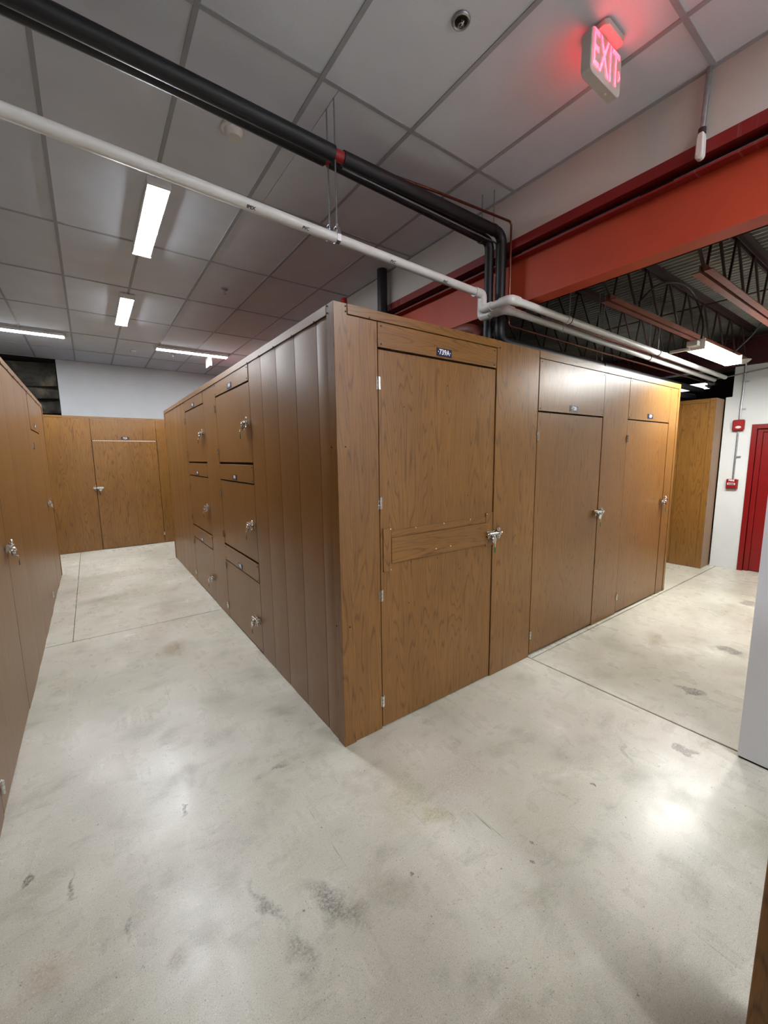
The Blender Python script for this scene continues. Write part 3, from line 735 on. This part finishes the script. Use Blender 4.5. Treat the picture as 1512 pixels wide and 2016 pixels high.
# ------------------------------------------------------------------ pipes
def pipe(name, pts, r, rad, mat, label, cat='pipe', seg=14):
    return tag(obj(name, MB().tube(arc_path(pts, rad), r, seg), mat, None, 0, True), label, cat)
zA, zB = 2.972, 2.885
def zw(x): return zA + (x + 1.2) * (zB - zA) / 2.65
pr = .027
def pvc(yu, yl, xt, label, marks, up=0.0, low=2.772):
    zw = lambda x: zA + up + (x + 1.2) * (zB - zA) / 2.65
    t = thing('drain_pipe', (0, yu, zw(0) - pr), label, 'pipe')
    xe = xt
    obj('upper_run', MB().tube([(-4.4, yu, zw(-4.4)), (xe - .03, yu, zw(xe))], pr, 16), 'pvc', t, 0, True)
    zl = low
    obj('elbow_drop', MB().tube(arc_path([(xe - .09, yu, zw(xe)), (xe, yu, zw(xe)), (xe, yu, zl), (xe, yu - .09, zl)], .030), pr + .006, 16), 'pvc', t, 0, True)
    obj('cross_run', MB().tube([(xe, yu - .06, zl), (xe, yl + .05, zl)], pr, 16), 'pvc', t, 0, True)
    obj('elbow', MB().tube(arc_path([(xe, yl + .09, zl), (xe, yl, zl), (xe + .09, yl, zl)], .05), pr + .006, 16), 'pvc', t, 0, True)
    obj('lower_run', MB().tube([(xe + .05, yl, zl), (6.29, yl, zl - .065)], pr, 16), 'pvc', t, 0, True)
    for x in (2.25 + (yl - .08), 4.2): obj('coupling', MB().tube([(x - .03, yl, zl - (x - xe) * .0136), (x + .03, yl, zl - (x - xe) * .0136)], pr + .004, 16), 'pvc', t, 0, True)
    if marks:
        for x, s in ((-.28, 'IPEX'), (.02, 'PVC'), (.62, 'PVC'), (1.08, 'PVC')):
            me = text_mesh(s, .022, .0002, .0006)
            link('printed_mark', me, 'ink', t, Matrix.Translation((x, yu - pr * .62 - .001, zw(x) - pr * .80)) @ Matrix.Rotation(.90, 4, 'X'))
    return t
pvc(.335, .075, 1.49, 'long white plastic drain pipe below the ceiling, printed with black marks', True)
pvc(.42, .195, 1.58, 'white plastic drain pipe running close behind the marked white pipe', False, .046, 2.755)
BL = [(-4.4, .335, 3.36), (1.70, .335, 3.36), (1.70, .335, 2.585), (6.28, .335, 2.56)]
t = thing('insulated_pipe', (0, .335, 3.3), 'front black foam-insulated pipe under the ceiling that drops before the orange beam', 'pipe')
obj('insulation', MB().tube([(-4.4, .335, 3.42), (-.6, .335, 3.372), (.215, .335, 3.364)], .040, 18), 'black', t, 0, True)
obj('pipe_core', MB().tube([(.18, .335, 3.364), (.31, .335, 3.364)], .030, 14), 'redpipe', t, 0, True)
obj('insulation', MB().tube(arc_path([(.275, .335, 3.364), (1.70, .335, 3.368), (1.70, .335, 2.575), (6.28, .335, 2.56)], .08), .038, 18), 'black', t, 0, True)
t = thing('insulated_pipe', (0, .44, 3.28), 'rear black foam-insulated pipe running beside the front black one', 'pipe')
obj('insulation', MB().tube([(-4.4, .425, 3.440), (-.6, .425, 3.402), (.205, .425, 3.386)], .040, 18), 'black', t, 0, True)
obj('pipe_core', MB().tube([(.18, .425, 3.386), (.26, .425, 3.385)], .030, 14), 'redpipe', t, 0, True)
obj('insulation', MB().tube(arc_path([(.235, .425, 3.385), (1.665, .425, 3.338), (1.665, .425, 2.49), (6.28, .425, 2.48)], .07), .036, 18), 'black', t, 0, True)
pipe('copper_pipe', [(.45, .372, 3.412), (1.0, .318, 3.421), (1.725, .268, 3.432), (1.725, .268, 2.68), (6.28, .268, 2.66)], .0085, .03, 'copper', 'thin copper pipe following the black pipes down past the beam', seg=10)
pipe('thin_grey_pipe', [(.30, .381, 3.345), (1.695, .381, 3.318), (1.695, .381, 2.53)], .006, .03, 'galv', 'thin grey tube between the two black pipes', seg=10)
# hangers
def hanger(x, y, label, low):
    t = thing('pipe_hanger', (x, y, low), label, 'hanger', 'threaded rod pipe hangers')
    obj('rod', MB().tube([(x, y, CZ + .004), (x, y, low + .095)], .0045, 8), 'galv', t, 0, True)
    zc = low + .035
    if low < 3.1:
        k = MB(); r = pr + .003
        pts = [(y, low + .095), (y + .014, low + .092), (y + r, zc + .012), (y + r * .8, zc - r * .7), (y, zc - r), (y - r * .8, zc - r * .7), (y - r, zc + .012), (y - .014, low + .092)]
        inn = [(a + (y - a) * .08, b + (zc - b) * .08) for a, b in pts]
        n = len(pts); vs = []
        for xx in (x - .012, x + .012): vs += [(xx, a, b) for a, b in pts] + [(xx, a, b) for a, b in inn]
        fs = []
        for i in range(n):
            j = (i + 1) % n; fs += [(i, j, 2 * n + j, 2 * n + i), (n + i, 3 * n + i, 3 * n + j, n + j), (i, n + i, n + j, j), (2 * n + i, 2 * n + j, 3 * n + j, 3 * n + i)]
        k.add(vs, fs); obj('clevis', k, 'galv', t)
        obj('nut', MB().tube([(x, y, low + .095), (x, y, low + .112)], .009, 6), 'chrome', t)
    else:
        obj('clamp', MB().tube([(x - .012, y, low + .05), (x + .012, y, low + .05)], .041, 18), 'black', t, 0, True)
hanger(.226, .335, 'right-hand threaded rod hanger holding the marked white pipe', zw(.226) - .035)
hanger(.226, .420, 'left-hand threaded rod hanger just behind it, holding the rear white pipe', zw(.226) + .046 - .035)
hanger(1.60, .335, 'short rod hanger of the front black pipe near the beam', 3.318)
hanger(1.57, .425, 'short rod hanger of the rear black pipe near the beam', 3.291)
# rods in the side room
for x, y, lb in ((4.02, .075, 'thin rod hanging from the joists to the front white pipe'), (4.10, .195, 'thin rod hanging from the joists to the rear white pipe'),
                 (2.26, .075, 'short rod holding the front white pipe just past the beam'), (3.35, .335, 'thin rod reaching down to the front black pipe in the side room'), (3.42, .425, 'thin rod reaching down to the rear black pipe in the side room')):
    zz = {.075: 2.772 - (x - 1.49) * .0136, .195: 2.755 - (x - 1.58) * .0136, .335: 2.60, .425: 2.515}[y]
    t = thing('pipe_hanger', (x, y, zz), lb, 'hanger', 'rods in the side room')
    obj('rod', MB().tube([(x, y, 3.318), (x, y, zz + .03)], .0045, 8), 'galv', t, 0, True)
    rr = .031 if y in (.075, .195) else .042
    zc = zz if y in (.075, .195) else zz - .03
    obj('clamp_ring', MB().ring((x, y, zc), rr, .004, 'x'), 'joist_dark', t, 0, True)
pipe('vent_pipe', [(1.665, 1.88, H - .03), (1.665, 1.88, CZ + .004)], .054, .1, 'black', 'short vertical black pipe going into the ceiling behind the lockers', seg=20)
t = thing('standpipe', (1.40, 2.30, 2.405), 'red pipe end just showing above the near corner of the big block', 'pipe')
obj('body', MB().tube([(1.40, 2.244, 2.405), (1.40, 2.244, 3.37)], .032, 14), 'redpipe', t, 0, True)
obj('cap', MB().lathe([(.036, 3.34), (.036, 3.40), (.030, 3.412)], (1.40, 2.244, 0), 14), 'redpipe', t, 0, True)
t = thing('sprinkler_main', (1.83, .8, 2.70), 'stubby red-brown pipe elbow lying above the front lockers below the beam', 'pipe')
obj('body', MB().tube(curve_pts([(1.70, .94, 2.735), (1.68, .84, 2.745), (1.66, .70, 2.742), (1.66, .60, 2.72), (1.68, .54, 2.68), (1.70, .52, 2.60)], 5), .045, 14), 'brownpipe', t, 0, True)
obj('coupling', MB().tube([(1.70, .935, 2.735), (1.70, .975, 2.733)], .056, 14), 'brownpipe', t, 0, True)
obj('coupling', MB().tube([(1.685, .545, 2.685), (1.692, .532, 2.655)], .056, 14), 'brownpipe', t, 0, True)
obj('support_leg', MB().tube([(1.70, .52, 2.61), (1.70, .52, 2.405)], .040, 14), 'brownpipe', t, 0, True)

# ------------------------------------------------------------------ exit signs
def exit_sign(x, y, z0, z1, L, rz, label, front, back, arrow=True):
    t = thing('exit_sign', (x, y, z0), label, 'exit sign', 'exit signs')
    m = Matrix.Translation((x, y, 0)) @ Matrix.Rotation(rz, 4, 'Z')
    hz = (z1 - z0) / 2; cz = (z0 + z1) / 2; r = .03; poly = []
    for sx_, sz_, a0 in ((1, 1, 0), (-1, 1, 90), (-1, -1, 180), (1, -1, 270)):
        for k in range(5):
            an = math.radians(a0 + 22.5 * k); poly.append((sx_ * (L / 2 - r) + r * math.cos(an), cz + sz_ * (hz - r) + r * math.sin(an)))
    obj('housing', MB().prism(poly, 'y', -.024, .024).xf(m), 'signplastic', t, .003)
    for side, on in ((1, front), (-1, back)):
        if not on: continue
        ms = m @ (Matrix.Identity(4) if side == 1 else Matrix.Rotation(math.pi, 4, 'Z'))
        me = text_mesh('EXIT', .212, .001, .0010, .58)
        link('letters', me, 'exit', t, ms @ Matrix.Translation((-.004, -.0252, cz + .004)))
        if arrow and side == 1:
            a = MB().prism([(.118, cz + .020), (.133, cz - .004), (.118, cz - .028), (.113, cz - .022), (.123, cz - .004), (.113, cz + .014)], 'y', -.0262, -.0242).xf(ms)
            obj('arrow', a, 'exit', t)
    obj('canopy', MB().prism([(-.085, -.05), (-.07, -.065), (.07, -.065), (.085, -.05), (.085, .05), (.07, .065), (-.07, .065), (-.085, .05)], 'z', z1 + .001, CZ - .001).xf(m), 'signplastic', t, .002)
    obj('test_light', MB().box(.045, .055, -.004, .004, z0 - .003, z0 + .001).xf(m), 'clear', t)
    return t
exit_sign(1.118, -.70, 3.425, 3.612, .285, 0, 'glowing red EXIT sign with arrow on the ceiling at the top right', True, True)
exit_sign(1.0, 6.75, 3.425, 3.612, .285, math.pi / 2, 'small white exit sign seen from behind beyond the far strip light', True, False)

# ------------------------------------------------------------------ ceiling devices
t = thing('smoke_detector', (-.168, .865, CZ - .05), 'round white smoke detector on the ceiling behind the black pipes', 'detector')
obj('base', MB().lathe([(.060, CZ - .012), (.072, CZ - .010), (.075, CZ - .001)], (-.168, .865, 0), 28), 'whiteplastic', t, 0, True)
obj('sensor', MB().lathe([(.020, CZ - .050), (.040, CZ - .048), (.052, CZ - .030), (.056, CZ - .0125)], (-.168, .865, 0), 28), 'whiteplastic', t, 0, True)
t = thing('sprinkler', (.504, -.362, CZ - .02), 'recessed chrome sprinkler in a round dark escutcheon near the top edge', 'sprinkler')
obj('escutcheon', MB().ring((.504, -.362, CZ - .002), .036, .007, 'z', 1, 1, 28, 8), 'galv', t, 0, True)
obj('cup', MB().lathe([(.034, CZ + .001), (.034, CZ - .003)], (.504, -.362, 0), 24), 'screw', t)
obj('head', MB().lathe([(.012, CZ - .022), (.014, CZ - .020), (.006, CZ - .016), (.008, CZ - .0035)], (.504, -.362, 0), 14).ring((.504, -.362, CZ - .012), .016, .003, 'x', 1, .7), 'chrome', t, 0, True)
for x, y, lb in ((.418, 3.33, 'small pendent sprinkler on the ceiling above the long side of the big block'), (.417, 6.95, 'tiny pendent sprinkler on the ceiling behind the crosswise far strip light')):
    t = thing('sprinkler', (x, y, CZ - .06), lb, 'sprinkler')
    obj('escutcheon', MB().lathe([(.020, CZ - .012), (.038, CZ - .006), (.040, CZ - .001)], (x, y, 0), 20), 'galv', t, 0, True)
    obj('head', MB().tube([(x, y, CZ - .012), (x, y, CZ - .045)], .008, 10).lathe([(.018, CZ - .050), (.018, CZ - .047)], (x, y, 0), 14), 'galv', t)
t = thing('ceiling_box', (-.224, 7.05, CZ - .03), 'small square white box on the ceiling near the back wall', 'ceiling box')
obj('body', MB().box(-.27, -.18, 7.0, 7.09, CZ - .03, CZ - .001), 'whiteplastic', t, .004)
obj('cover', MB().box(-.262, -.188, 7.008, 7.082, CZ - .034, CZ - .030), 'whiteplastic', t, .001)
# conduit drop at the soffit
t = thing('conduit_drop', (1.73, -.935, 3.21), 'short grey conduit dropping from the ceiling to a white fitting at the red beam', 'conduit')
obj('conduit', MB().tube([(1.728, -.945, CZ + .002), (1.728, -.935, 3.345)], .013, 12), 'galv', t, 0, True)
obj('compression_nut', MB().tube([(1.728, -.935, 3.365), (1.728, -.935, 3.338)], .018, 10), 'joist_dark', t, 0, True)
poly = []
for k in range(9): an = math.pi + math.pi * k / 8; poly.append((.019 * math.cos(an), 3.232 + .019 * math.sin(an)))
poly += [(.017, 3.318), (.012, 3.340), (-.012, 3.340), (-.017, 3.318)]
obj('fitting', MB().prism([(-.935 + a, b) for a, b in poly], 'x', 1.706, 1.745), 'whiteplastic', t, .004)
obj('cover', MB().prism([(-.935 + a * .7, 3.270 + (b - 3.270) * .8) for a, b in poly], 'x', 1.701, 1.7055), 'whiteplastic', t, .001)

# ------------------------------------------------------------------ red door
d = obj('door_1', MB().box(6.36, 6.40, -1.19, -.388, .012, 1.93), 'reddoor'); tag(d, 'dark red door leaf in the white side-room wall', 'door', kind='structure')
fr_ = MB().box(6.292, 6.41, -.330, -.272, 0, 2.035); obj('frame_jamb', fr_, 'reddoor', d, .002)
obj('frame_jamb', MB().box(6.292, 6.41, -1.30, -1.245, 0, 2.035), 'reddoor', d, .002)
obj('frame_head', MB().box(6.292, 6.41, -1.245, -.330, 1.977, 2.035), 'reddoor', d, .002)
obj('frame_stop', MB().box(6.335, 6.36, -.385, -.331, .002, 1.976), 'reddoor', d, .001)
obj('frame_stop', MB().box(6.335, 6.36, -1.244, -.385, 1.931, 1.976), 'reddoor', d, .001)
obj('door_handle', MB().tube([(6.36, -1.12, 1.0), (6.31, -1.12, 1.0)], .012, 10).tube([(6.315, -1.12, 1.0), (6.315, -1.0, 1.0)], .010, 10), 'chrome', d, 0, True)

# ------------------------------------------------------------------ fire alarm, pull station, conduit
XW = 6.31
t = thing('fire_alarm', (XW, -.131, 1.958), 'red fire alarm strobe box on the white wall beside the red door', 'fire alarm')
obj('box', MB().box(XW - .062, XW - .001, -.195, -.068, 1.958, 2.108), 'redplastic', t, .012)
obj('strobe', MB().lathe([(.030, 0), (.026, .012), (.012, .020)], seg=16).xf(Matrix.Translation((XW - .062, -.135, 2.005)) @ Matrix.Rotation(-math.pi / 2, 4, 'Y') @ Matrix.Diagonal((.6, 1.1, 1, 1))), 'clear', t, 0, True)
t = thing('pull_station', (XW, -.125, 1.148), 'red FIRE pull station below the alarm on the white wall', 'pull station')
obj('back_box', MB().box(XW - .045, XW - .001, -.188, -.062, 1.148, 1.285), 'brownpipe', t, .004)
fp_ = obj('front_plate', MB().box(XW - .060, XW - .0455, -.182, -.068, 1.165, 1.290), 'redplastic', t, .004)
mm = Matrix.Translation((XW - .0612, -.125, 1.270)) @ Matrix.Rotation(-math.pi / 2, 4, 'Z')
link('lettering', text_mesh('FIRE', .036, .0006, .0006), 'white_letter', fp_, mm)
obj('pull_bar', MB().box(XW - .071, XW - .0605, -.168, -.082, 1.208, 1.236), 'whiteplastic', t, .003)
obj('bar_print', MB().box(XW - .0716, XW - .0711, -.160, -.090, 1.216, 1.228), 'ink', t)
t = thing('wall_conduit', (XW, -.13, 1.29), 'vertical grey conduit joining alarm, pull station and the white detector above', 'conduit')
obj('pipe', MB().tube([(6.312, -.135, 2.86), (6.312, -.133, 2.45), (6.296, -.132, 2.36), (6.296, -.131, 2.108)], .011, 10), 'galv', t, 0, True)
obj('pipe', MB().tube([(6.296, -.130, 1.957), (6.296, -.127, 1.29)], .011, 10), 'galv', t, 0, True)
for z in (2.62, 2.25, 1.60): obj('strap', MB().box(6.29, 6.31 + (.02 if z > 2.43 else 0), -.185, -.118, z - .009, z + .009), 'galv', t)
pipe('horizontal_conduit', [(6.30, .30, 2.69), (6.30, .02, 2.715), (6.30, -.60, 2.785), (6.30, -4.9, 2.80)], .010, .05, 'galv', 'thin grey conduit running level along the top of the white wall', 'conduit', 10)
t = thing('heat_detector', (6.22, -.125, 2.84), 'white dish-shaped detector at the top of the wall conduit', 'detector')
obj('dish', MB().lathe([(.035, 2.855), (.050, 2.858), (.085, 2.893), (.085, 2.897)], (6.22, -.125, 0), 24), 'whiteplastic', t, 0, True)
obj('sensor', MB().lathe([(.015, 2.842), (.030, 2.845), (.034, 2.8545)], (6.22, -.125, 0), 16), 'whiteplastic', t, 0, True)
obj('mount_arm', MB().tube([(6.22, -.125, 2.890), (6.31, -.128, 2.876)], .010, 8), 'galv', t, 0, True)
